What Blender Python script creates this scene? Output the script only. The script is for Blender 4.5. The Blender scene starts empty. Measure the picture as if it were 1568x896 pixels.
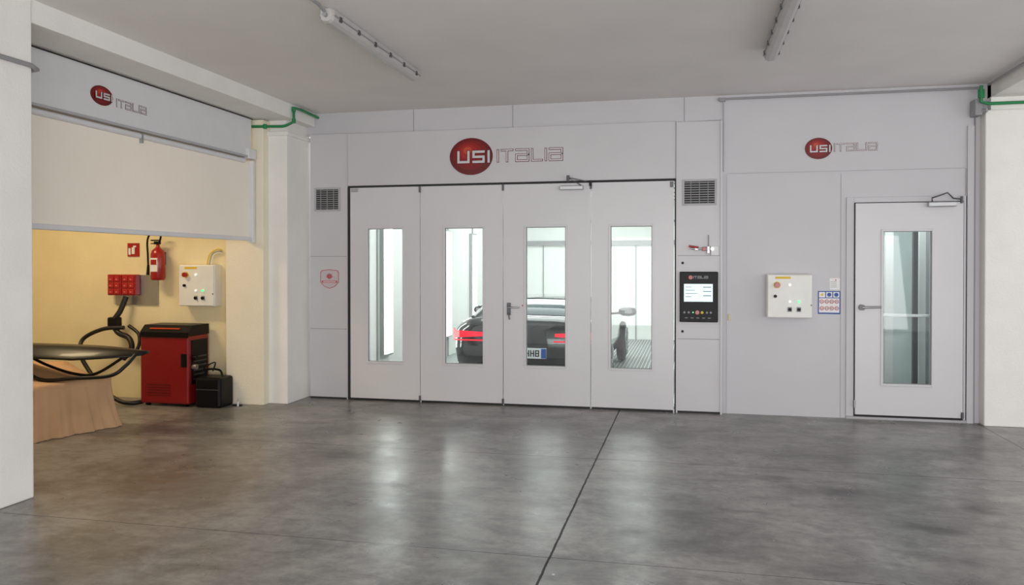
import bpy, bmesh, math, random
from mathutils import Vector, Matrix
random.seed(4)
sc=bpy.context.scene
try: sc.view_settings.view_transform='Standard'
except Exception: pass
def lin(c):
    return tuple(((v/255)/12.92 if v/255<=.04045 else ((v/255+.055)/1.055)**2.4) for v in c)+(1,)
# ---------------------------------------------------------------- materials
MATS={}
def mat(name,rgb,rough=.5,metal=0,var=.04,vscale=6,bump=0,bscale=80,emit=0,ecol=None,coat=0,spec=.5):
    if name in MATS: return MATS[name]
    m=bpy.data.materials.new(name);m.use_nodes=True;nt=m.node_tree;b=nt.nodes['Principled BSDF']
    c=lin(rgb)
    tc=nt.nodes.new('ShaderNodeTexCoord');n=nt.nodes.new('ShaderNodeTexNoise');n.inputs['Scale'].default_value=vscale;n.inputs['Detail'].default_value=4
    nt.links.new(tc.outputs['Object'],n.inputs['Vector'])
    r=nt.nodes.new('ShaderNodeValToRGB');r.color_ramp.elements[0].position=.3;r.color_ramp.elements[1].position=.7
    r.color_ramp.elements[0].color=tuple(max(0,v*(1-var)) for v in c[:3])+(1,)
    r.color_ramp.elements[1].color=tuple(min(1,v*(1+var)) for v in c[:3])+(1,)
    nt.links.new(n.outputs['Fac'],r.inputs['Fac']);nt.links.new(r.outputs['Color'],b.inputs['Base Color'])
    b.inputs['Roughness'].default_value=rough;b.inputs['Metallic'].default_value=metal
    b.inputs['Specular IOR Level'].default_value=spec
    b.inputs['Coat Weight'].default_value=coat
    if emit:
        b.inputs['Emission Color'].default_value=lin(ecol or rgb);b.inputs['Emission Strength'].default_value=emit
    if bump:
        n2=nt.nodes.new('ShaderNodeTexNoise');n2.inputs['Scale'].default_value=bscale;n2.inputs['Detail'].default_value=3
        nt.links.new(tc.outputs['Object'],n2.inputs['Vector'])
        bp=nt.nodes.new('ShaderNodeBump');bp.inputs['Strength'].default_value=bump;bp.inputs['Distance'].default_value=.01
        nt.links.new(n2.outputs['Fac'],bp.inputs['Height']);nt.links.new(bp.outputs['Normal'],b.inputs['Normal'])
    MATS[name]=m;return m
def glass_mat(name,tint=(242,246,245)):
    m=bpy.data.materials.new(name);m.use_nodes=True;nt=m.node_tree;nt.nodes.clear()
    o=nt.nodes.new('ShaderNodeOutputMaterial');t=nt.nodes.new('ShaderNodeBsdfTransparent');g=nt.nodes.new('ShaderNodeBsdfGlossy')
    t.inputs[0].default_value=lin(tint);g.inputs['Roughness'].default_value=.02
    f=nt.nodes.new('ShaderNodeFresnel');f.inputs[0].default_value=1.45
    mx=nt.nodes.new('ShaderNodeMixShader');nt.links.new(f.outputs[0],mx.inputs[0]);nt.links.new(t.outputs[0],mx.inputs[1]);nt.links.new(g.outputs[0],mx.inputs[2]);nt.links.new(mx.outputs[0],o.inputs[0])
    MATS[name]=m;return m
white=mat('booth_white_paint',(204,203,206),.35,var=.02,vscale=2,bump=.03,bscale=30)
panelw=mat('wall_panel_white',(201,200,204),.45,var=.02,vscale=2,bump=.03,bscale=30)
plaster=mat('plaster_white',(240,238,234),.85,var=.03,vscale=3,bump=.25,bscale=60)
cream=mat('bay_wall_cream',(238,224,184),.85,var=.03,vscale=3,bump=.25,bscale=60)
cream2=mat('bay_jamb_cream',(240,232,212),.85,var=.03,vscale=3,bump=.25,bscale=60)
ceilm=mat('ceiling_paint',(234,230,228),.9,var=.03,vscale=1.5,bump=.15,bscale=40)
seam=mat('seam_grey',(150,150,152),.6)
seaml=mat('seam_light',(180,179,182),.6)
dark=mat('rubber_black',(22,22,24),.6)
gap=mat('gap_dark',(45,45,48),.8)
doorw=mat('door_white_paint',(213,212,215),.3,var=.015,vscale=2,bump=.02,bscale=30)
alu=mat('aluminium',(175,176,178),.35,metal=.8)
steel=mat('steel_dark',(95,95,98),.4,metal=.8)
green=mat('green_pipe',(30,130,75),.4)
conduit=mat('conduit_grey',(150,150,152),.5)
red=mat('red_paint',(165,20,25),.3,coat=.3)
black=mat('black_plastic',(14,14,16),.4,spec=.2)
glass=glass_mat('window_glass')
# ---------------------------------------------------------------- builder
class B:
    def __init__(s,name):
        s.name=name;s.v=[];s.f=[];s.m=[];s.s=[];s.mats=[];s.T=None
    def mi(s,m):
        if m not in s.mats: s.mats.append(m)
        return s.mats.index(m)
    def add(s,vs,fs,m,smooth=False):
        o=len(s.v)
        for p in vs:
            s.v.append(tuple(s.T(*p)) if s.T else tuple(p))
        k=s.mi(m)
        for f in fs:
            s.f.append(tuple(i+o for i in f));s.m.append(k);s.s.append(smooth)
    def box(s,x0,x1,y0,y1,z0,z1,m,bev=0):
        bm=bmesh.new();bmesh.ops.create_cube(bm,size=1)
        for v in bm.verts:
            v.co=Vector(((x0+x1)/2+v.co.x*(x1-x0),(y0+y1)/2+v.co.y*(y1-y0),(z0+z1)/2+v.co.z*(z1-z0)))
        if bev: bmesh.ops.bevel(bm,geom=bm.edges[:],offset=bev,segments=2,affect='EDGES',profile=.5)
        bm.verts.ensure_lookup_table();bm.verts.index_update()
        s.add([v.co[:] for v in bm.verts],[[v.index for v in f.verts] for f in bm.faces],m);bm.free()
    def frame(s,x0,x1,z0,z1,t,y0,y1,m,bev=.003):
        s.box(x0,x0+t,y0,y1,z0,z1,m,bev);s.box(x1-t,x1,y0,y1,z0,z1,m,bev)
        s.box(x0+t,x1-t,y0,y1,z0,z0+t,m,bev);s.box(x0+t,x1-t,y0,y1,z1-t,z1,m,bev)
    def tube(s,pts,r,m,n=10,cap=True):
        pts=[Vector(p) for p in pts];rings=[]
        rr=r if isinstance(r,(list,tuple)) else [r]*len(pts)
        up=None
        for i,p in enumerate(pts):
            d=(pts[min(i+1,len(pts)-1)]-pts[max(i-1,0)]).normalized()
            if up is None:
                a=Vector((0,0,1)) if abs(d.z)<.9 else Vector((1,0,0)); up=d.cross(a).normalized()
            else:
                up=(up-d*up.dot(d)).normalized()
            w=d.cross(up)
            rings.append([p+(up*math.cos(2*math.pi*k/n)+w*math.sin(2*math.pi*k/n))*rr[i] for k in range(n)])
        vs=[q for R in rings for q in R];fs=[]
        for i in range(len(rings)-1):
            for k in range(n):
                fs.append((i*n+k,i*n+(k+1)%n,(i+1)*n+(k+1)%n,(i+1)*n+k))
        s.add([tuple(q) for q in vs],fs,m,True)
        if cap:
            s.add([tuple(q) for q in rings[0]],[tuple(range(n))[::-1]],m);s.add([tuple(q) for q in rings[-1]],[tuple(range(n))],m)
    def cyl(s,a,b,r,m,n=20): s.tube([a,b],r,m,n)
    def loft(s,rings,m,smooth=True,closed=True,cap=True):
        n=len(rings[0]);vs=[q for R in rings for q in R]
        fs=[];
        rng=range(n) if closed else range(n-1)
        for i in range(len(rings)-1):
            for k in rng: fs.append((i*n+k,i*n+(k+1)%n,(i+1)*n+(k+1)%n,(i+1)*n+k))
        if cap: fs+= [tuple(range(n))[::-1],tuple(range((len(rings)-1)*n,len(rings)*n))]
        s.add(vs,fs,m,smooth)
    def disc(s,cx,d,cz,rx,rz,ms,n=48,thick=.004,ox=0,oz=0):
        k=len(ms)
        for j,m in enumerate(ms):
            q=1-j/k
            ccx=cx+ox*(1-q);ccz=cz+oz*(1-q);dd=d+.0006*j
            top=[(ccx+rx*q*math.cos(2*math.pi*i/n),dd+thick,ccz+rz*q*math.sin(2*math.pi*i/n)) for i in range(n)]
            bot=[(p[0],d,p[2]) for p in top]
            s.add(top,[tuple(range(n))],m)
            s.add(top+bot,[(i,(i+1)%n,n+(i+1)%n,n+i) for i in range(n)],m,True)
    def done(s):
        me=bpy.data.meshes.new(s.name);me.from_pydata(s.v,[],s.f);me.update()
        for m in s.mats: me.materials.append(m)
        me.polygons.foreach_set('material_index',s.m);me.polygons.foreach_set('use_smooth',s.s)
        bm=bmesh.new();bm.from_mesh(me);bmesh.ops.recalc_face_normals(bm,faces=bm.faces);bm.to_mesh(me);bm.free()
        ob=bpy.data.objects.new(s.name,me);sc.collection.objects.link(ob);return ob
def simple(name,*boxes):
    b=B(name)
    for bx in boxes: b.box(*bx)
    return b.done()
def smoothpts(P,n=8):
    P=[Vector(p) for p in P];out=[]
    for i in range(len(P)-1):
        p0=P[max(i-1,0)];p1=P[i];p2=P[i+1];p3=P[min(i+2,len(P)-1)]
        for k in range(n):
            t=k/n
            out.append(.5*((2*p1)+(-p0+p2)*t+(2*p0-5*p1+4*p2-p3)*t*t+(-p0+3*p1-3*p2+p3)*t**3))
    out.append(P[-1]);return [tuple(p) for p in out]
CZ=3.42
WY=8.81   # back wall face
BY=8.75   # booth face
# ---------------------------------------------------------------- floor
def floor_material():
    m=bpy.data.materials.new('polished_concrete');m.use_nodes=True;nt=m.node_tree;N=nt.nodes;L=nt.links;b=N['Principled BSDF']
    tc=N.new('ShaderNodeTexCoord')
    def noise(sc_,det=6,dist=0,vec=None,rough=.6):
        n=N.new('ShaderNodeTexNoise');n.inputs['Scale'].default_value=sc_;n.inputs['Detail'].default_value=det;n.inputs['Distortion'].default_value=dist;n.inputs['Roughness'].default_value=rough
        L.new(vec or tc.outputs['Object'],n.inputs['Vector']);return n.outputs['Fac']
    def ramp(fac,stops):
        r=N.new('ShaderNodeValToRGB');e=r.color_ramp.elements
        while len(e)<len(stops): e.new(.5)
        for i,(p,c) in enumerate(stops): e[i].position=p;e[i].color=c if len(c)==4 else lin(c)
        L.new(fac,r.inputs[0]);return r.outputs[0]
    def math_(op,a,b_=None,c_=None):
        n=N.new('ShaderNodeMath');n.operation=op
        for i,v in enumerate((a,b_,c_)):
            if v is None: continue
            if isinstance(v,(int,float)): n.inputs[i].default_value=v
            else: L.new(v,n.inputs[i])
        return n.outputs[0]
    def mix(fac,a,b_,mode='MIX'):
        n=N.new('ShaderNodeMix');n.data_type='RGBA';n.blend_type=mode
        for i,v in ((0,fac),(6,a),(7,b_)):
            if isinstance(v,(int,float)): n.inputs[i].default_value=v
            elif isinstance(v,tuple): n.inputs[i].default_value=v
            else: L.new(v,n.inputs[i])
        return n.outputs[2]
    base=ramp(noise(.6,6,.3),[(.3,(140,139,137)),(.5,(160,158,155)),(.7,(180,178,174))])
    mp=N.new('ShaderNodeMapping');mp.inputs['Scale'].default_value=(1,1.8,1);mp.inputs['Rotation'].default_value=(0,0,.25);L.new(tc.outputs['Object'],mp.inputs[0])
    streak=ramp(noise(3.0,10,.5,mp.outputs[0],.74),[(.36,(158,158,160)),(.56,(255,255,255))])
    col=mix(.62,base,streak,'MULTIPLY')
    patch=ramp(noise(1.1,5,.3,None,.6),[(.42,(172,171,171)),(.56,(255,255,255))])
    col=mix(.6,col,patch,'MULTIPLY')
    fine=ramp(noise(16,8,.2),[(.3,(205,205,205)),(.65,(255,255,255))])
    col=mix(.65,col,fine,'MULTIPLY')
    sep=N.new('ShaderNodeSeparateXYZ');L.new(tc.outputs['Object'],sep.inputs[0]);X,Y=sep.outputs[0],sep.outputs[1]
    wob=noise(3,5);wx=math_('MULTIPLY',math_('SUBTRACT',wob,.5),.4)
    for cx,cy,rx,ry,st in [(1.06,5.95,.24,.13,.95),(.64,6.19,.18,.09,.7),(1.47,5.23,.16,.10,.8),(1.85,5.68,.12,.10,.75),(-2.89,6.16,.30,.09,.6),(0,5.15,.14,.10,.5),(.2,4.6,.27,.14,.4),(-2.0,7.5,.9,.2,.35),(-.3,7.6,1.2,.3,.35),(2.1,7.3,.7,.25,.35),(-1.6,6.9,.5,.12,.3),(-2.3,5.4,.25,.08,.35),(.9,7.0,.4,.1,.4)]:
        dx=math_('DIVIDE',math_('SUBTRACT',math_('ADD',X,wx),cx),rx);dy=math_('DIVIDE',math_('SUBTRACT',math_('ADD',Y,wx),cy),ry)
        d=math_('ADD',math_('MULTIPLY',dx,dx),math_('MULTIPLY',dy,dy))
        k=math_('MULTIPLY',math_('POWER',2.718,math_('MULTIPLY',d,-1)),st)
        col=mix(k,col,lin((56,54,53)))
    dx=math_('SUBTRACT',X,-3.75);dy=math_('SUBTRACT',Y,5.3);rad=math_('SQRT',math_('ADD',math_('MULTIPLY',dx,dx),math_('MULTIPLY',dy,dy)))
    ring=math_('MULTIPLY',math_('ADD',math_('SINE',math_('MULTIPLY',math_('ADD',rad,wx),38)),1),.5)
    k=math_('MULTIPLY',math_('MULTIPLY',math_('POWER',2.718,math_('MULTIPLY',math_('MULTIPLY',rad,rad),-1.0)),.7),math_('ADD',math_('MULTIPLY',ring,.35),.5))
    col=mix(k,col,lin((112,84,64)))
    wj=math_('MULTIPLY',math_('SUBTRACT',noise(9,3),.5),.012)
    jm=None
    for ax,c,w in [(X,-.74,.007),(X,2.84,.003),(Y,6.5,.0035),(Y,4.25,.0028),(Y,2.0,.003)]:
        j=math_('LESS_THAN',math_('ABSOLUTE',math_('ADD',math_('SUBTRACT',ax,c),wj)),w)
        jm=j if jm is None else math_('MAXIMUM',jm,j)
    col=mix(math_('MULTIPLY',jm,.85),col,lin((34,32,31)))
    spk=N.new('ShaderNodeTexVoronoi');spk.inputs['Scale'].default_value=2.3;L.new(tc.outputs['Object'],spk.inputs['Vector'])
    col=mix(math_('MULTIPLY',math_('LESS_THAN',spk.outputs['Distance'],.02),.6),col,lin((225,223,218)))
    L.new(col,b.inputs['Base Color'])
    rg=math_('ADD',math_('MULTIPLY',noise(2.2,9,.6),.40),.13)
    L.new(math_('ADD',rg,math_('MULTIPLY',jm,.4)),b.inputs['Roughness'])
    b.inputs['Specular IOR Level'].default_value=.5
    bp=N.new('ShaderNodeBump');bp.inputs['Strength'].default_value=.08;bp.inputs['Distance'].default_value=.01;L.new(noise(12,6),bp.inputs['Height']);L.new(bp.outputs[0],b.inputs['Normal'])
    return m
fb=B('floor');fb.box(-9.2,6.2,-3,18,-.1,0,floor_material());fb.done()
simple('ceiling',(-9.2,6.2,-3,8.9,CZ,CZ+.12,ceilm))
# ---------------------------------------------------------------- walls
w=B('wall_back')
w.box(-4.6,6.2,WY,8.9,3.16,CZ,panelw)
w.box(.34,1.60,WY,8.9,0,3.16,panelw);w.box(2.76,6.2,WY,8.9,0,3.16,panelw);w.box(1.60,2.76,WY,8.9,2.30,3.16,panelw)
for x in (-3.15,-1.96,-.05): w.box(x-.003,x+.003,WY-.004,WY,3.16,CZ,seam)
w.box(.415,2.73,WY-.005,WY,2.577,2.583,seaml);w.box(.40,.412,WY-.012,WY,0,2.58,panelw);w.box(1.547,1.553,WY-.004,WY,0,2.55,seaml)
w.box(2.74,2.80,WY-.03,WY,0,3.0,panelw);w.box(2.805,2.815,WY-.02,WY,0,3.1,seam);w.box(2.73,2.738,WY-.02,WY,0,2.57,seaml)
w.done()
t=B('trim_1')
t.tube([(.36,8.79,2.60),(.36,8.79,3.37)],.006,seaml);t.tube([(.30,8.78,3.375),(1.5,8.785,3.375),(2.86,8.785,3.375)],.012,conduit)
t.box(.32,.38,8.77,8.81,3.35,3.39,conduit)
t.done()
w=B('wall_left_bay');w.box(-9.1,-5.2,8.3,8.4,0,CZ,cream);w.done()
simple('wall_left',(-9.2,-9.1,-3,8.4,0,CZ,cream))
simple('wall_bay_front',(-9.1,-4.95,3.7,3.8,0,CZ,plaster))
simple('wall_pilaster',(-5.2,-4.72,8.16,8.9,0,3.25,cream2,.008))
c=B('column');c.box(-4.78,-4.49,8.28,8.9,0,3.12,plaster,.01);c.box(-4.80,-4.465,8.25,8.88,3.08,3.13,plaster,.01);c.box(-4.75,-4.52,8.32,8.9,3.13,3.26,plaster);c.done()
c=B('column');c.box(-4.95,-4.39,3.85,4.58,0,CZ,plaster,.012);c.tube([(-4.365,3.9,2.955),(-4.365,4.55,2.955),(-4.37,4.60,2.94),(-4.44,4.615,2.94)],.016,conduit)
c.done()
c=B('column');c.box(2.86,3.7,8.66,8.9,0,3.13,plaster,.01);c.box(2.92,3.7,8.7,8.9,3.13,3.4,plaster);c.done()
simple('ceiling_beam_left',(-4.90,-4.40,4.5,8.8,3.26,CZ+.01,plaster,.005))
simple('ceiling_beam_right',(2.92,3.42,-3,8.8,3.26,CZ+.01,plaster,.005))
g=B('green_air_pipe');g.tube([(-4.88,8.13,3.25),(-4.88,8.13,3.17),(-4.50,8.2,3.17),(-4.45,8.2,3.18),(-4.37,8.22,3.22),(-4.37,8.22,3.38),(-4.36,8.4,3.385),(-4.36,8.80,3.37)],.016,green)
for p in ((-4.37,8.22,3.23),(-4.37,8.22,3.36),(-4.7,8.165,3.17)): g.cyl((p[0],p[1],p[2]-.025),(p[0],p[1],p[2]+.025),.022,green)
g.done()
g=B('green_air_pipe');g.tube([(2.80,8.6,3.36),(2.80,8.6,3.2),(2.86,8.6,3.18),(4.2,8.6,3.18)],.016,green);g.cyl((2.80,8.6,3.24),(2.80,8.6,3.32),.03,green)
g.tube([(2.87,8.6,3.37),(2.87,3,3.37)],.014,conduit);g.box(2.76,2.83,8.64,8.80,3.08,3.24,conduit,.01);g.tube([(2.76,8.72,3.12),(2.86,8.62,3.12)],.02,conduit);g.done()
# ---------------------------------------------------------------- booth shell
b=B('wall_booth_front')
b.box(-4.44,-3.955,BY,8.85,0,3.16,white,.003);b.box(-.13,.345,BY,8.85,0,3.14,white,.003);b.box(-3.955,-.13,BY,8.85,2.535,3.155,white,.003)
for z in (1.70,.835): b.box(-4.44,-3.966,BY-.002,BY,z-.003,z+.003,seam)
for z in (1.70,.80): b.box(-.117,.329,BY-.002,BY,z-.003,z+.003,seam)
b.box(-3.965,-3.955,BY-.012,BY,0,3.155,white);b.box(-.134,-.118,BY-.012,BY,0,3.15,white);b.box(.33,.35,BY-.02,BY,0,3.14,white)
b.box(-.142,-.135,BY-.008,BY,2.54,3.15,seam)
b.box(-3.954,-3.925,BY-.004,8.84,0,2.514,gap);b.box(-.15,-.135,BY-.006,8.84,0,2.535,dark)
b.box(-3.95,-.151,BY-.006,8.84,2.515,2.535,gap)
b.box(-4.44,-3.966,BY-.006,BY,0,.02,gap);b.box(-.117,.329,BY-.006,BY,0,.02,gap)
b.done()
inner=mat('booth_interior_white',(226,229,226),.5,var=.02)
b=B('wall_booth_interior')
b.box(-4.15,-4.1,8.86,17,0,2.9,inner);b.box(.05,.1,8.86,17,0,2.9,inner);b.box(-4.15,.1,17,17.05,0,2.9,inner);b.box(-4.15,.1,8.86,17.05,2.9,2.95,inner)
b.box(-4.0,.0,16.93,17,2.02,2.12,conduit);b.box(-4.05,.0,16.95,17,2.5,2.55,seam)
for x in (-3.1,-2.1,-1.1): b.box(x-.01,x+.01,16.98,17,0,2.02,seam)
for y in (10,11.6,13.2,14.8,16): b.box(-4.1,-4.085,y-.02,y+.02,0,2.9,seam)
for i in range(9): b.box(-4.1,.05,9.6+i*.8,9.63+i*.8,2.88,2.9,seam)
b.done()
lampm=mat('booth_lamp_diffuser',(255,255,255),.5,emit=12,ecol=(252,254,250))
for k,y in enumerate((9.15,10.1,12.9,14.6)):
    b=B('booth_light_fixture');b.box(-4.098,-4.04,y,y+.34,.35,2.2,alu,.005);b.box(-4.045,-4.03,y+.03,y+.31,.38,2.17,lampm);b.done()
gm=bpy.data.materials.new('steel_grating');gm.use_nodes=True;nt=gm.node_tree
tc=nt.nodes.new('ShaderNodeTexCoord');br=nt.nodes.new('ShaderNodeTexBrick');br.offset=0;br.inputs['Scale'].default_value=9;br.inputs['Mortar Size'].default_value=.06;br.inputs['Brick Width'].default_value=.5;br.inputs['Row Height'].default_value=.5
br.inputs['Color1'].default_value=lin((60,62,62));br.inputs['Color2'].default_value=lin((75,78,78));br.inputs['Mortar'].default_value=lin((190,195,195))
nt.links.new(tc.outputs['Object'],br.inputs['Vector']);nt.links.new(br.outputs[0],nt.nodes['Principled BSDF'].inputs['Base Color'])
b=B('floor_grating');b.box(-4.1,.05,9.0,17,0.0,.012,gm);b.done()
prep=mat('prep_room_wall',(190,202,200),.6)
b=B('wall_prep_room');b.box(.3,.35,8.92,11.5,0,2.9,prep);b.box(4.4,4.45,8.92,11.5,0,2.9,prep);b.box(.3,4.45,11.5,11.55,0,2.9,prep);b.box(.3,4.45,8.92,11.5,2.9,2.95,prep)
for i,x in enumerate((2.0,2.16,2.34,2.5,2.64,2.8,2.95,3.1)): b.box(x,x+(.07,.03,.09,.05)[i%4],9.8+.3*(i%3),9.86+.3*(i%3),0,2.88,(inner,conduit,inner,steel,inner,conduit,inner,inner)[i])
b.done()
# ---------------------------------------------------------------- doors
def leaf(name,x0,x1,z0,z1,wx0,wx1,wz0,wz1,y,th=.05):
    b=B(name);fr=.022
    ix0,ix1,iz0,iz1=wx0+fr,wx1-fr,wz0+fr,wz1-fr
    b.box(x0,ix0,y,y+th,z0,z1,doorw);b.box(ix1,x1,y,y+th,z0,z1,doorw);b.box(ix0,ix1,y,y+th,z0,iz0,doorw);b.box(ix0,ix1,y,y+th,iz1,z1,doorw)
    for yy0,yy1 in ((y-.012,y+.004),(y+th-.004,y+th+.01)): b.frame(wx0,wx1,wz0,wz1,fr,yy0,yy1,doorw)
    b.box(ix0,ix1,y+.02,y+.026,iz0,iz1,glass)
    b.frame(ix0,ix1,iz0,iz1,.006,y+.008,y+.0195,seam,0)
    return b
XS=[-3.92,-3.046,-2.055,-1.058,-.155];WX=[(-3.715,-3.24),(-2.765,-2.27),(-1.81,-1.32),(-.86,-.37)]
DY=8.735
for i in range(4):
    b=leaf('door_%d'%(i+1),XS[i]+.004,XS[i+1]-.004,.025,2.508,WX[i][0],WX[i][1],.44,2.045,DY)
    b.box(XS[i]+.01,XS[i+1]-.01,DY+.01,DY+.04,.002,.0245,dark)
    if i==0:
        b.box(-3.90,-3.81,DY-.012,DY,2.46,2.50,alu,.003)
    if i in (0,1):
        b.cyl((XS[i+1]-.0,DY-.012,2.44),(XS[i+1]-.0,DY-.012,2.51),.012,steel);b.cyl((XS[i+1],DY-.012,.02),(XS[i+1],DY-.012,.08),.012,steel)
    if i==2:
        b.box(-2.01,-1.965,DY-.012,DY,1.03,1.17,steel,.004);b.cyl((-1.988,DY-.012,1.12),(-1.988,DY-.05,1.12),.013,steel,14);b.tube([(-1.99,DY-.05,1.12),(-1.88,DY-.05,1.118),(-1.86,DY-.04,1.115)],.009,alu)
        b.tube([(-1.99,DY-.03,1.06),(-1.975,DY-.03,.98)],.007,steel);b.cyl((-1.83,DY-.004,1.14),(-1.83,DY,1.14),.008,red)
        b.box(XS[3]-.05,XS[3]-.005,DY-.004,DY,.03,2.5,doorw)
    if i==1: b.box(XS[2]-.03,XS[2]-.005,DY-.004,DY,.03,2.5,doorw)
    if i==3:
        b.box(-.20,-.165,DY-.012,DY,2.44,2.5,steel,.003)
        b.cyl((XS[3],DY-.012,2.44),(XS[3],DY-.012,2.51),.012,steel)
    b.done()
b=B('door_closer');b.box(-1.40,-1.14,DY-.06,DY-.001,2.43,2.475,alu,.006);b.tube([(-1.16,DY-.07,2.475),(-1.30,DY-.09,2.56),(-1.10,DY-.03,2.52)],.007,steel);b.cyl((-1.30,DY-.09,2.52),(-1.30,DY-.09,2.585),.016,steel);b.cyl((-1.06,DY-.03,2.47),(-1.06,DY-.03,2.53),.015,dark);b.done()
PY=8.79
b=leaf('door_5',1.685,2.70,.05,2.235,1.93,2.43,.355,1.965,PY-.02)
b.cyl((1.745,PY-.02,1.16),(1.745,PY-.06,1.16),.03,steel);b.tube([(1.745,PY-.06,1.16),(1.90,PY-.065,1.165),(1.925,PY-.055,1.165)],.012,alu)
b.box(1.90,2.50,PY+.06,PY+.09,1.06,1.09,alu,.004);b.cyl((1.68,PY-.03,.12),(1.68,PY-.03,.2),.01,alu);b.cyl((2.695,PY-.03,.05),(2.695,PY-.03,.11),.012,steel)
b.done()
b=B('trim_2')
b.box(1.60,1.674,WY-.02,8.92,.026,2.30,panelw,.003);b.box(2.71,2.77,WY-.02,8.92,.026,2.30,panelw,.003);b.box(1.674,2.71,WY-.02,8.92,2.245,2.30,panelw,.003)
b.box(1.676,1.684,WY-.01,8.9,.046,2.236,gap);b.box(2.701,2.707,WY-.01,8.9,.046,2.236,gap);b.box(1.676,2.707,WY-.01,8.9,2.237,2.243,gap)
b.box(1.6,2.77,WY-.024,8.9,.0,.024,seaml);b.box(1.68,2.70,WY-.015,8.9,.025,.045,gap)
b.done()
b=B('door_closer');b.box(2.36,2.62,PY-.09,PY-.021,2.185,2.235,alu,.008);b.tube([(2.40,PY-.06,2.235),(2.38,PY-.12,2.27),(2.52,PY-.13,2.32),(2.60,PY-.04,2.27),(2.69,PY-.03,2.26)],.007,steel);b.cyl((2.68,PY-.03,2.22),(2.68,PY-.03,2.29),.012,steel);b.done()
# ---------------------------------------------------------------- vents
for nm,x0,x1 in (('air_vent',-4.38,-4.05),('air_vent',-.07,.29)):
    b=B(nm);z0,z1=2.24,2.52
    b.box(x0+.02,x1-.02,BY-.004,BY,z0+.02,z1-.02,gap)
    b.frame(x0,x1,z0,z1,.022,BY-.014,BY,seaml)
    for i in range(9):
        z=z0+.035+i*.0255;b.box(x0+.022,x1-.022,BY-.012,BY-.005,z,z+.009,conduit)
    for i in range(3):
        x=x0+(x1-x0)*(i+1)/4;b.box(x-.003,x+.003,BY-.0145,BY-.0042,z0+.02,z1-.02,conduit)
    b.done()
# ---------------------------------------------------------------- logos
GL={'I':(0,[[(0,0),(0,1)]]),'T':(.9,[[(0,1),(1,1)],[(.5,1),(.5,0)]]),'A':(1,[[(0,1),(1,1),(1,0),(0,0),(0,.55),(1,.55)]]),'L':(.8,[[(0,1),(0,0),(1,0)]]),
'U':(1,[[(0,1),(0,0),(1,0),(1,1)]]),'S':(1,[[(1,1),(0,1),(0,.5),(1,.5),(1,0),(0,0)]])}
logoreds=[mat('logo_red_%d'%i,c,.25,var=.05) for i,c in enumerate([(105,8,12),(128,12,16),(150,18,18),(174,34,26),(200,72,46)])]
chrome=mat('logo_chrome',(208,206,209),.3,var=.05);ltr_edge=mat('letter_edge',(112,62,68),.5);ltr_fill=mat('letter_fill',(218,216,218),.5)
def word(b,txt,a0,a1,z0,z1,d,wd,m,gapf=.32):
    adv=[GL[c][0]*1.0 for c in txt];tot=sum(adv)+gapf*(len(txt)-1)
    k=(a1-a0)/tot;x=a0;h=z1-z0;e=0
    for c,ad in zip(txt,adv):
        for st in GL[c][1]:
            for (p,q) in zip(st[:-1],st[1:]):
                e+=1;dz=.00012*(e%3)
                xa,xb=sorted((x+p[0]*ad*k,x+q[0]*ad*k));za,zb=sorted((z0+p[1]*h,z0+q[1]*h))
                b.box(xa-wd/2,xb+wd/2,d,d+.002+dz,za-wd/2,zb+wd/2,m)
        x+=(ad+gapf)*k
def logo(T,cx,cz,rx,rz,tx0,tx1,tz0,tz1):
    b=B('company_logo_sign');b.T=T
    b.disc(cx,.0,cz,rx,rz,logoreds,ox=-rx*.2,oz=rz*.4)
    s=rx/.25
    word(b,'USI',cx-rx*.58,cx+rx*.82,cz-rz*.30,cz+rz*.24,.008,.042*s,logoreds[0],gapf=.5)
    word(b,'USI',cx-rx*.58,cx+rx*.82,cz-rz*.30,cz+rz*.24,.011,.026*s,chrome,gapf=.5)
    word(b,'ITALIA',tx0,tx1,tz0,tz1,.001,.026*s,ltr_edge,gapf=.35)
    word(b,'ITALIA',tx0,tx1,tz0,tz1,.004,.012*s,ltr_fill,gapf=.35)
    b.done()
logo(lambda a,d,z:(a,BY-d,z),-2.435,2.84,.255,.212,-2.12,-1.385,2.775,2.900)
logo(lambda a,d,z:(a,WY-d,z),1.325,2.82,.135,.112,1.485,1.895,2.79,2.862)
# ---------------------------------------------------------------- left bay curtain
CX=-4.85
hp=mat('header_panel_white',(225,226,228),.5,var=.02)
b=B('curtain_header_panel');b.box(-4.90,CX+.02,4.60,8.10,2.822,3.25,hp,.004);b.box(-4.92,CX+.045,4.60,8.10,2.80,2.8215,seaml,.003);b.tube([(CX+.03,4.62,3.245),(CX+.03,8.10,3.245)],.005,dark)
b.box(CX-.055,CX+.06,7.98,8.14,2.79,2.90,hp,.008);b.done()
logo(lambda a,d,z:(CX+.0201+d,a,z),5.76,3.025,.13,.082,5.94,6.32,2.97,3.03)
pv=bpy.data.materials.new('pvc_curtain');pv.use_nodes=True;nt=pv.node_tree;pb=nt.nodes['Principled BSDF'];pb.inputs['Base Color'].default_value=lin((250,248,242));pb.inputs['Roughness'].default_value=.2
trn=nt.nodes.new('ShaderNodeBsdfTranslucent');trn.inputs[0].default_value=lin((245,238,222));mx=nt.nodes.new('ShaderNodeMixShader');mx.inputs[0].default_value=.15
nz=nt.nodes.new('ShaderNodeTexNoise');nz.inputs['Scale'].default_value=2.0;nz.inputs['Detail'].default_value=4;bp=nt.nodes.new('ShaderNodeBump');bp.inputs['Strength'].default_value=.6;bp.inputs['Distance'].default_value=.04
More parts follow.
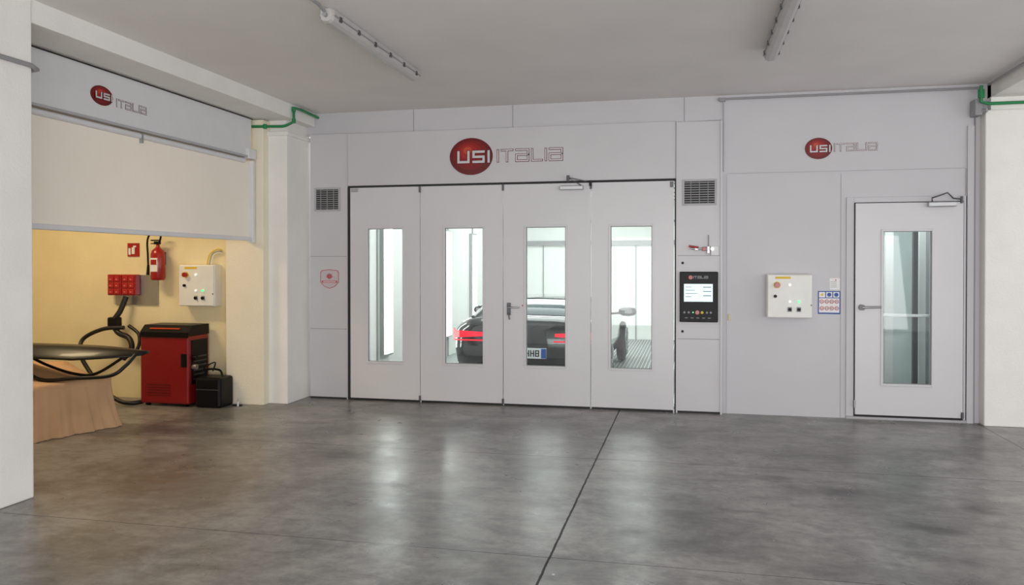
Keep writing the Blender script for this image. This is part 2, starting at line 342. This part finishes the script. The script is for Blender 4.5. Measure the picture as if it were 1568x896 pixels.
tc=nt.nodes.new('ShaderNodeTexCoord');nt.links.new(tc.outputs['Object'],nz.inputs[0]);nt.links.new(nz.outputs[0],bp.inputs['Height']);nt.links.new(bp.outputs[0],pb.inputs['Normal'])
o=nt.nodes['Material Output'];nt.links.new(pb.outputs[0],mx.inputs[1]);nt.links.new(trn.outputs[0],mx.inputs[2]);nt.links.new(mx.outputs[0],o.inputs[0])
b=B('roll_up_curtain')
ny,nz_=60,16
gr=[];
for i in range(ny+1):
    y=4.62+(8.10-4.62)*i/ny
    gr.append([(CX+.008*math.sin(y*3)*(1-j/nz_)+.002*math.sin(y*9+j*.5),y,1.90+(2.76-1.90)*j/nz_) for j in range(nz_+1)])
b.loft(gr,pv,closed=False,cap=False)
b.box(CX-.02,CX+.02,4.62,8.10,1.87,1.915,hp,.008)
b.tube([(CX,4.62,2.765),(CX,7.975,2.765)],.028,hp)
b.box(CX-.01,CX+.031,6.25,6.27,2.70,2.79,alu);b.box(CX-.04,CX+.04,8.10,8.15,1.85,2.78,hp,.005)
b.done()
# ---------------------------------------------------------------- control equipment
yel=mat('yellow_label',(225,190,30),.5);ledg=mat('led_green',(70,210,120),.4,emit=1.2,ecol=(110,240,150));lamp=mat('white_lamp',(240,245,240),.4,emit=.5)
wbox=mat('powdercoat_white',(235,235,231),.4)
def control_box(x0,x1,z0,z1,yw,dep=.16):
    b=B('control_box');w_,h=x1-x0,z1-z0;y=yw-dep;yw-=.001
    b.box(x0,x1,y+.02,yw,z0,z1,wbox,.008);b.box(x0+.006,x1-.006,y,y+.02,z0+.006,z1-.006,wbox,.006)
    X=lambda t:x0+t*w_;Z=lambda t:z0+t*h
    b.box(X(.18),X(.52),y-.003,y,Z(.90),Z(.95),yel)
    b.cyl((X(.22),y,Z(.76)),(X(.22),y-.01,Z(.76)),.034,yel);b.cyl((X(.22),y-.01,Z(.76)),(X(.22),y-.045,Z(.76)),.027,red)
    b.cyl((X(.50),y,Z(.76)),(X(.50),y-.015,Z(.76)),.013,lamp)
    b.cyl((X(.18),y,Z(.50)),(X(.18),y-.02,Z(.50)),.016,black)
    b.cyl((X(.50),y,Z(.38)),(X(.50),y-.015,Z(.38)),.012,lamp);b.cyl((X(.70),y,Z(.38)),(X(.70),y-.018,Z(.38)),.012,ledg)
    for t_ in (.50,.70):
        b.box(X(t_)-.022,X(t_)+.022,y-.003,y,Z(.20)-.025,Z(.20)+.025,conduit);b.cyl((X(t_),y,Z(.20)),(X(t_),y-.025,Z(.20)),.016,black)
    b.cyl((X(.97),y-.003,Z(.3)),(X(.97),y,Z(.3)),.008,steel)
    return b
control_box(.80,1.25,1.045,1.50,WY).done()
b=control_box(-5.80,-5.34,1.12,1.60,8.3)
for k in range(3): b.tube(smoothpts([(-5.50+k*.03,8.25,1.60),(-5.47+k*.03,8.26,1.72),(-5.38+k*.02,8.27,1.78-k*.02),(-5.32,8.28,1.77-k*.02)]),.006,(yel,conduit,hp)[k])
b.done()
scr=mat('screen_lit',(205,225,228),.3,emit=.7,ecol=(205,228,232));txt=mat('screen_text',(150,170,180),.5)
b=B('touch_control_panel');y=BY
b.box(-.095,.305,y-.05,y-.001,.985,1.525,black,.008)
b.box(-.05,.25,y-.054,y-.05,1.205,1.395,scr)
for i in range(4): b.box(-.035,.03+.03*(i%3),y-.0555,y-.054,1.36-i*.035,1.366-i*.035,txt)
for i in range(3): b.box(.15,.235,y-.0555,y-.054,1.355-i*.045,1.365-i*.045,txt)
b.cyl((.02,y-.05,1.465),(.02,y-.054,1.465),.022,logoreds[3]);
b.T=lambda a,d,z:(a,y-.05-d,z);word(b,'ITALIA',.05,.20,1.455,1.478,.001,.006,conduit);b.T=None
for i,(x,m_,r) in enumerate([(-.045,steel,.012),(.0,steel,.012),(.045,ledg,.007),(.09,red,.022),(.14,yel,.015),(.19,steel,.012),(.23,steel,.012)]):
    b.cyl((x,y-.05,1.09),(x,y-.07,1.09),r,m_,16)
for x in (-.04,.02,.08,.14,.20): b.box(x,x+.03,y-.053,y-.05,1.027,1.034,conduit)
b.done()
b=B('air_valve');y=BY
b.tube([(.02,y-.03,1.775),(.24,y-.03,1.765)],.011,alu);b.box(.06,.10,y-.045,y-.015,1.755,1.795,alu,.004);b.tube([(.0,y-.05,1.80),(.10,y-.055,1.785)],.012,red);b.box(.14,.18,y-.045,y-.015,1.75,1.79,red,.004)
b.tube([(.205,y-.03,1.77),(.205,y-.03,1.92)],.006,conduit);b.box(.19,.22,y-.04,y-.001,1.72,1.80,alu,.004);b.box(.23,.31,y-.03,y-.001,1.70,1.80,hp,.004);b.cyl((.245,y-.04,1.77),(.245,y-.06,1.77),.02,lamp);b.done()
b=B('panel_screw_caps')
for z in (.88,1.62): b.cyl((-.065,BY,z),(-.065,BY-.006,z),.014,black)
b.done()
blue=mat('sign_blue',(40,80,160),.5);paper=mat('sign_white',(235,235,235),.5)
b=B('safety_sign');y=WY
b.box(1.325,1.545,y-.006,y-.0005,1.085,1.325,blue,.002);b.box(1.335,1.535,y-.008,y-.006,1.10,1.25,paper);
for i,m_ in enumerate((yel,blue,blue)):
    x=1.365+i*.07;b.box(x-.03,x+.03,y-.008,y-.006,1.258,1.315,paper);b.cyl((x,y-.008,1.287),(x,y-.010,1.287),.021,m_,3 if i==0 else 20)
for r in range(2):
    for i in range(4):
        x=1.362+i*.049;z=1.215-r*.07;b.cyl((x,y-.008,z),(x,y-.010,z),.022,red);b.cyl((x,y-.010,z),(x,y-.0115,z),.012,paper);b.box(x-.008,x+.008,y-.0125,y-.0115,z-.003,z+.003,black)
b.done()
b=B('paper_notice');b.box(1.44,1.54,WY-.003,WY-.0005,1.34,1.46,paper);b.cyl((1.50,WY-.003,1.44),(1.50,WY-.005,1.44),.008,red,12)
for k in range(4): b.box(1.45,1.51,WY-.004,WY-.003,1.365+k*.018,1.369+k*.018,conduit)
b.done()
b=B('switch_strip');b.box(.415,.435,WY-.02,WY-.001,1.0,1.07,mat('switch_cream',(215,205,160),.5),.003);b.done()
b=B('shield_sticker');cx,cz=-4.19,1.43
def shield(sx,d,m_):
    pts=[(-.12,.08),(-.10,.105),(0,.115),(.10,.105),(.12,.08),(.12,-.04),(.07,-.09),(0,-.115),(-.07,-.09),(-.12,-.04)]
    top=[(cx+p[0]*sx,BY-d,cz+p[1]*sx) for p in pts];b.add(top,[tuple(range(len(pts)))],m_)
pk=mat('sticker_pink',(190,90,100),.5);gr_=mat('sticker_grey',(200,190,194),.5)
shield(1,.001,pk);shield(.93,.002,gr_);b.box(cx-.10,cx+.10,BY-.0035,BY-.0025,cz-.045,cz-.02,pk);b.box(cx-.08,cx+.08,BY-.004,BY-.0035,cz-.037,cz-.029,paper)
for i in range(7):
    a=math.pi*(.1+i*.8/6);b.tube([(cx,BY-.004,cz+.01),(cx+.045*math.cos(a),BY-.004,cz+.015+.055*math.sin(a))],[.012,.003],pk,6)
b.done()
# ---------------------------------------------------------------- fluorescent fixtures
diff=mat('tube_diffuser',(190,188,186),.35,var=.05)
for X,y0,y1 in ((-2.5,5.17,7.03),(.667,5.25,7.0)):
    b=B('fluorescent_light_fixture')
    prof=[(-.055,.0),(-.05,.045),(-.03,.06),(.03,.06),(.05,.045),(.055,0),(.045,-.035),(.02,-.05),(-.02,-.05),(-.045,-.035)]
    zc=3.36
    rings=[[(X+p[0]*s_,yy,zc+p[1]*s_) for p in prof] for yy,s_ in ((y0,.8),(y0+.03,1),(y1-.03,1),(y1,.8))]
    b.loft(rings,diff,smooth=False)
    b.box(X-.06,X+.06,y0+.02,y1-.02,zc-.004,zc+.006,seam)
    for k in range(6):
        yy=y0+.12+k*(y1-y0-.24)/5
        for sx in (-1,1): b.box(X+sx*.058-.006,X+sx*.058+.006,yy-.015,yy+.015,zc-.02,zc+.015,steel)
    b.cyl((X,y0,zc),(X,y0-.03,zc),.015,conduit)
    b.tube([(X,y0-.02,zc+.02),(X,y0-.12,3.40),(X+.0,y0-1.2,3.405),(X,y0-3,3.405)],.011,conduit)
    b.done()
# ---------------------------------------------------------------- left bay objects
b=B('fire_extinguisher');cx,cy=-6.10,8.18
prof=[(.07,1.42),(.08,1.44),(.08,1.72),(.065,1.77),(.03,1.80),(.02,1.82),(.02,1.85)]
rings=[[(cx+r*math.cos(2*math.pi*k/24),cy+r*math.sin(2*math.pi*k/24),z) for k in range(24)] for r,z in prof]
b.loft(rings,red);b.box(cx-.035,cx+.02,cy-.03,cy+.03,1.84,1.875,black,.004);b.box(cx-.09,cx+.02,cy-.012,cy+.012,1.88,1.895,black);b.box(cx-.09,cx-.02,cy-.012,cy+.012,1.845,1.855,black)
b.tube(smoothpts([(cx+.02,cy,1.86),(cx+.06,cy-.03,1.97),(cx-.02,cy-.05,2.0),(cx-.10,cy-.05,1.90),(cx-.105,cy-.04,1.70),(cx-.10,cy-.04,1.55)]),.011,black)
b.tube([(cx-.10,cy-.04,1.60),(cx-.105,cy-.04,1.48)],[.014,.02],black)
b.box(cx-.045,cx+.05,cy-.083,cy-.078,1.52,1.68,paper);b.box(cx-.02,cx+.02,cy+.07,8.299,1.6,1.75,steel);b.box(cx-.035,cx+.04,cy-.085,cy-.083,1.60,1.66,red)
b.done()
b=B('extinguisher_sign');b.box(-6.60,-6.44,8.29,8.2995,1.70,1.86,red);b.box(-6.54,-6.50,8.287,8.29,1.73,1.81,paper);b.box(-6.52,-6.48,8.287,8.29,1.811,1.83,paper);b.box(-6.585,-6.555,8.287,8.29,1.72,1.80,paper);b.done()
b=B('socket_box');b.box(-6.76,-6.18,8.28,8.2995,1.12,1.48,alu,.003)
scov=mat('socket_cover',(176,34,36),.4);spk_=mat('socket_label',(220,150,146),.4)
for x in (-6.80,-6.605):
    b.box(x,x+.19,8.19,8.279,1.235,1.485,red,.01)
    for i in range(2):
        for j in range(3):
            b.box(x+.018+i*.082,x+.09+i*.082,8.18,8.19,1.25+j*.075,1.31+j*.075,scov,.006)
            b.box(x+.04+i*.082,x+.06+i*.082,8.177,8.181,1.272+j*.075,1.281+j*.075,spk_)
b.done()
hose=mat('hose_rubber',(20,20,21),.45)
b=B('extraction_hose')
b.tube(smoothpts([(-6.55,8.2,1.22),(-6.60,8.16,1.05),(-6.66,8.12,.92),(-6.58,8.1,.80),(-6.42,8.08,.74),(-6.36,8.05,.62),(-6.45,8.02,.50)]),.032,hose,12)
b.tube(smoothpts([(-6.50,8.1,.86),(-6.75,8.05,.84),(-6.98,8.0,.72),(-6.92,7.9,.55),(-6.80,7.88,.38),(-6.60,7.85,.18),(-6.35,7.82,.05),(-6.20,7.85,.024),(-6.12,7.95,.03)]),.024,hose,12)
b.tube(smoothpts([(-6.45,8.12,.88),(-6.30,8.1,.78),(-6.28,8.05,.62),(-6.40,8.0,.52)]),.02,hose,12)
b.box(-6.72,-6.60,8.08,8.2,.86,.98,black,.02);b.done()
redm=mat('machine_red',(132,18,22),.35,coat=.1)
b=B('welding_machine')
b.box(-6.09,-5.47,7.85,8.24,.03,.80,redm,.02)
prof=[(7.85,.80),(7.85,.84),(7.93,.915),(8.24,.915),(8.24,.80)]
b.loft([[(x,p[0],p[1]) for p in prof] for x in (-6.09,-5.47)],black,smooth=False)
b.box(-5.98,-5.60,7.87,7.93,.872,.885,mat('orange_stripe',(210,80,30),.4));b.box(-6.09,-5.47,7.838,7.85,.78,.81,black)
b.box(-5.475,-5.462,7.90,8.2,.25,.75,black)
for i in range(6): b.box(-5.465,-5.455,7.93,8.17,.30+i*.05,.315+i*.05,steel)
b.cyl((-5.46,7.92,.55),(-5.41,7.92,.55),.03,black);b.cyl((-5.46,7.92,.45),(-5.41,7.92,.45),.03,alu)
b.box(-5.56,-5.49,7.84,7.85,.45,.60,black)
for x in (-6.02,-5.54):
    for y_ in (7.9,8.18): b.cyl((x-.02,y_,.03),(x+.02,y_,.03),.03,black,14)
for i in range(5): b.box(-6.0,-5.7,7.846,7.85,.12+i*.03,.13+i*.03,mat('machine_red_dark',(90,12,16),.5))
b.done()
b=B('equipment_case');b.box(-5.40,-5.08,7.86,8.13,.0,.34,black,.03);b.tube(smoothpts([(-5.36,8.0,.34),(-5.33,8.0,.41),(-5.18,8.0,.41),(-5.14,8.0,.34)]),.012,black)
b.box(-5.38,-5.10,7.852,7.86,.2,.21,steel);b.tube(smoothpts([(-5.25,7.98,.40),(-5.2,7.95,.50),(-5.32,7.98,.46),(-5.38,8.0,.42)]),.008,hose);b.done()
b=B('floor_cable_cap');b.cyl((-4.98,8.05,0),(-4.98,8.05,.05),.012,hp);b.box(-5.06,-4.95,8.05,8.10,0,.012,black,.004);b.cyl((-4.98,8.05,.05),(-4.98,8.05,.09),.005,alu);b.done()
peach=mat('masking_paper',(206,166,128),.8,var=.08,vscale=4,bump=.3,bscale=9)
b=B('draped_trestle_table')
cor=[(-5.74,5.98),(-5.50,6.82),(-6.5,7.25),(-7.0,6.2)];cen=Vector((-6.2,6.58))
def per(t):
    t=t%4;i=int(t);f_=t-i;a=Vector(cor[i]);c_=Vector(cor[(i+1)%4]);return a.lerp(c_,f_)
def ctop(x): return .485+.12*min(1,max(0,(-6.0-x)/.6))
M=160;rings=[]
for j in range(-3,11):
    h=max(0,j)/10
    R=[]
    for i in range(M):
        p=per(4*i/M);d=(p-cen)
        k=(.86 if j>=0 else (.86+.28*j))+.16*h**1.5+ (.03*math.sin(i*.55+1)+.018*math.sin(i*1.31)+.012*math.sin(i*2.3))*h
        x=cen.x+d.x*max(k,.02);y=cen.y+d.y*max(k,.02)
        R.append((x,y,max(.004,ctop(x)*(1-h)+.012*math.sin(i*.3)*(1-h)*h*4)))
    rings.append(R)
b.loft(rings,peach,cap=False);b.add(rings[0],[tuple(range(M))],peach);b.done()
bb=mat('bumper_gloss_black',(12,12,13),.38,coat=.1,spec=.35)
b=B('car_bumper');rings=[]
for i in range(41):
    t=i/40;x=-7.3+(7.3-5.16)*t
    e=min(1,max(.12,(1-t)*4)**.5)*min(1,(t*5+.02)**.5);q=(t-.5)*2
    if t==1: e=.25
    yc=6.44+.20*q*q+.1;hy=.22*e;hz=.030*(e**.5);zc=.795-.05*max(0,q)**2
    R=[]
    for k in range(20):
        a=2*math.pi*k/20;R.append((x,yc+hy*math.cos(a),zc+hz*math.sin(a)-(.085*e*max(0,-math.cos(a)-.3)/.7)))
    rings.append(R)
b.loft(rings,bb)
b.tube(smoothpts([(-6.45,6.40,.72),(-6.25,6.36,.64),(-6.02,6.35,.51),(-5.65,6.36,.53),(-5.32,6.44,.555),(-5.22,6.52,.64),(-5.19,6.62,.735)]),.018,bb,8)
b.tube(smoothpts([(-6.9,6.42,.72),(-6.7,6.38,.68),(-6.45,6.36,.66),(-6.2,6.35,.62)]),.018,bb,8)
b.tube(smoothpts([(-6.6,6.7,.74),(-6.3,6.72,.60),(-5.95,6.72,.515),(-5.7,6.72,.53),(-5.35,6.7,.72)]),.015,bb,8)
b.done()
# ---------------------------------------------------------------- car
carp=mat('car_paint_black',(12,14,16),.15,coat=1,var=.02);cglass=mat('car_glass_dark',(56,72,74),.08,var=.02);tail=mat('taillight_red',(215,15,35),.2,emit=1.0,ecol=(255,25,55))
tyre=mat('tyre_rubber',(20,20,20),.7);rim=mat('rim_alloy',(140,142,145),.3,metal=.8)
OX,OY=-2.02,9.75
b=B('car');b.T=lambda x,y,z:(OX+x*1.05,OY+y,z)
st=[(0,.76,.34,.74,.82),(.05,.87,.24,.80,.90),(.25,.92,.21,.84,.93),(.8,.93,.2,.84,.93),(1.6,.92,.2,.83,.90),(2.6,.92,.2,.82,.88),(3.4,.92,.2,.78,.84),(3.95,.88,.22,.70,.74),(4.25,.76,.28,.58,.62),(4.32,.6,.34,.5,.54)]
rings=[]
for (y,w_,zb,zs,zd) in st:
    h=[(.0,zb),(.5*w_,zb),(.86*w_,zb+.01),(.97*w_,zb+.12),(w_,(zb+zs)/2),(.985*w_,zs-.06),(.93*w_,zs),(.80*w_,zd-.02),(.45*w_,zd+.01),(0,zd+.02)]
    rings.append([(x,y,z) for x,z in h]+[(-x,y,z) for x,z in h[-2:0:-1]])
b.loft(rings,carp)
cab=[(.25,.70,.91,.66,.93),(.55,.74,.89,.60,1.04),(1.0,.77,.88,.57,1.13),(1.6,.78,.87,.56,1.165),(2.1,.78,.86,.56,1.15),(2.6,.77,.86,.58,1.06),(3.15,.72,.84,.64,.86)]
rings=[]
for y,wb,zb,wt,zt in cab:
    h=[(wb,zb-.06),(wb,zb),((wb+wt)/2+.02,(zb+zt)/2),(wt,zt-.03),(wt*.6,zt),(0,zt+.008)]
    rings.append([(x,y,z) for x,z in h]+[(-x,y,z) for x,z in h[-2::-1]])
b.loft(rings,cglass)
rr=[]
for y,wb,zb,wt,zt in cab[2:6]:
    rr.append([(wt+.01,y,zt-.035),(wt*.6,y,zt+.006),(0,y,zt+.014),(-wt*.6,y,zt+.006),(-wt-.01,y,zt-.035)])
b.loft(rr,carp,closed=False,cap=False)
for sx in (-1,1):
    b.tube([(sx*.70,.25,.91),(sx*.60,.95,1.12)],.03,carp);b.tube([(sx*.57,2.45,1.10),(sx*.70,3.1,.87)],.025,carp);b.tube([(sx*.77,1.75,.88),(sx*.58,1.6,1.13)],.025,carp)
    path=[(.36,-.005),(.60,.0),(.80,.02),(.88,.06),(.925,.20),(.935,.30)]
    z0s=[.70,.685,.67,.665,.69,.73];z1s=[.74,.75,.76,.77,.775,.77]
    vs=[];n=len(path)
    for (x,y),a0,a1 in zip(path,z0s,z1s): vs+=[(sx*(x+.012),y-.015,a0),(sx*(x+.012),y-.015,a1)]
    b.add(vs,[(2*i,2*i+2,2*i+3,2*i+1) for i in range(n-1)],tail)
    b.tube([(sx*x_,y_-.022,.64) for x_,y_ in path[:5]],.010,tail,6)
    b.tube([(sx*.80,2.32,.86),(sx*1.0,2.25,.88)],.02,carp);
    ring=[]
    for xx,s_ in ((.95,.5),(1.0,.9),(1.10,1),(1.17,.8),(1.2,.3)):
        ring.append([(sx*xx,2.18+.06*s_*math.cos(2*math.pi*k/12),.90+.07*s_*math.sin(2*math.pi*k/12)) for k in range(12)])
    b.loft(ring,carp);b.box(sx*1.09-.055,sx*1.09+.055,2.113,2.121,.875,.925,conduit,.003)
    for yw in (.78,3.4):
        xo=sx*.93
        ring=[]
        for xx,r in ((-.10,.27),(-.09,.31),(-.02,.33),(.02,.31),(.03,.23)):
            ring.append([(xo+sx*xx,yw+r*math.cos(2*math.pi*k/28),.342+r*math.sin(2*math.pi*k/28)) for k in range(28)])
        b.loft(ring,tyre)
        b.cyl((xo+sx*.02,yw,.342),(xo+sx*.035,yw,.342),.22,black,28)
        for k in range(10):
            a=2*math.pi*k/10;b.tube([(xo+sx*.045,yw,.342),(xo+sx*.045,yw+.22*math.cos(a),.342+.22*math.sin(a))],.014,rim,6)
        b.tube([(xo+sx*.04,yw+.22*math.cos(2*math.pi*k/28),.342+.22*math.sin(2*math.pi*k/28)) for k in range(29)],.012,rim,6,cap=False)
    b.cyl((sx*.55,-.02,.30),(sx*.55,.1,.30),.045,steel)
b.box(-.60,.60,-.01,.06,.26,.36,black,.02)
b.box(-.27,.27,-.035,-.0,.425,.555,paper,.004);b.box(-.27,-.23,-.037,-.034,.43,.55,blue);b.box(.21,.27,-.037,-.034,.43,.55,blue)
def pl(strokes,x,z,w_,h):
    for p,q in strokes: b.box(x+min(p[0],q[0])*w_-.006,x+max(p[0],q[0])*w_+.006,-.039,-.035,z+min(p[1],q[1])*h-.006,z+max(p[1],q[1])*h+.006,black)
H_=[((0,0),(0,1)),((1,0),(1,1)),((0,.5),(1,.5))];B_=[((0,0),(0,1)),((0,1),(1,1)),((0,.5),(1,.5)),((0,0),(1,0)),((1,0),(1,1))]
for i,gph in enumerate((B_,H_,B_,B_,H_,H_,B_)): pl(gph,-.215+i*.06,.455,.035,.07)
b.box(-.8,.8,-.005,.0,.60,.606,gap)
car=b.done()
# ---------------------------------------------------------------- lights
def area(name,loc,rot,sx,sy,power,col=(1,1,1)):
    l=bpy.data.lights.new(name,'AREA');l.shape='RECTANGLE';l.size=sx;l.size_y=sy;l.energy=power;l.color=col
    o=bpy.data.objects.new(name,l);o.location=loc;o.rotation_euler=rot;sc.collection.objects.link(o);return o
area('booth_ceiling_lamp',(-2,11,2.86),(0,0,0),3.2,2.5,115,(.98,1,.985))
area('booth_ceiling_lamp',(-2,14.8,2.86),(0,0,0),3.2,2.5,115,(.98,1,.985))
area('bay_ceiling_lamp',(-6.9,6.4,3.38),(0,0,0),1.2,.4,58,(1,.77,.45))
area('prep_room_lamp',(2.3,10,2.85),(0,0,0),1.5,1,60,(.96,1,1))
area('daylight_doorway',(1.0,-2.9,1.2),(math.radians(112),0,0),8,2.4,320,(1,.988,.98))
wd=bpy.data.worlds.new('world');sc.world=wd;wd.use_nodes=True;bg=wd.node_tree.nodes['Background'];bg.inputs[0].default_value=lin((247,247,248));bg.inputs[1].default_value=1.5
# ---------------------------------------------------------------- camera
cd=bpy.data.cameras.new('camera');cd.sensor_width=36;cd.lens=36*1211/1568;cd.shift_y=-.0203
cam=bpy.data.objects.new('camera',cd);cam.location=(0,0,1.6);cam.rotation_euler=(math.radians(89.5),0,math.radians(12.6));sc.collection.objects.link(cam);sc.camera=cam
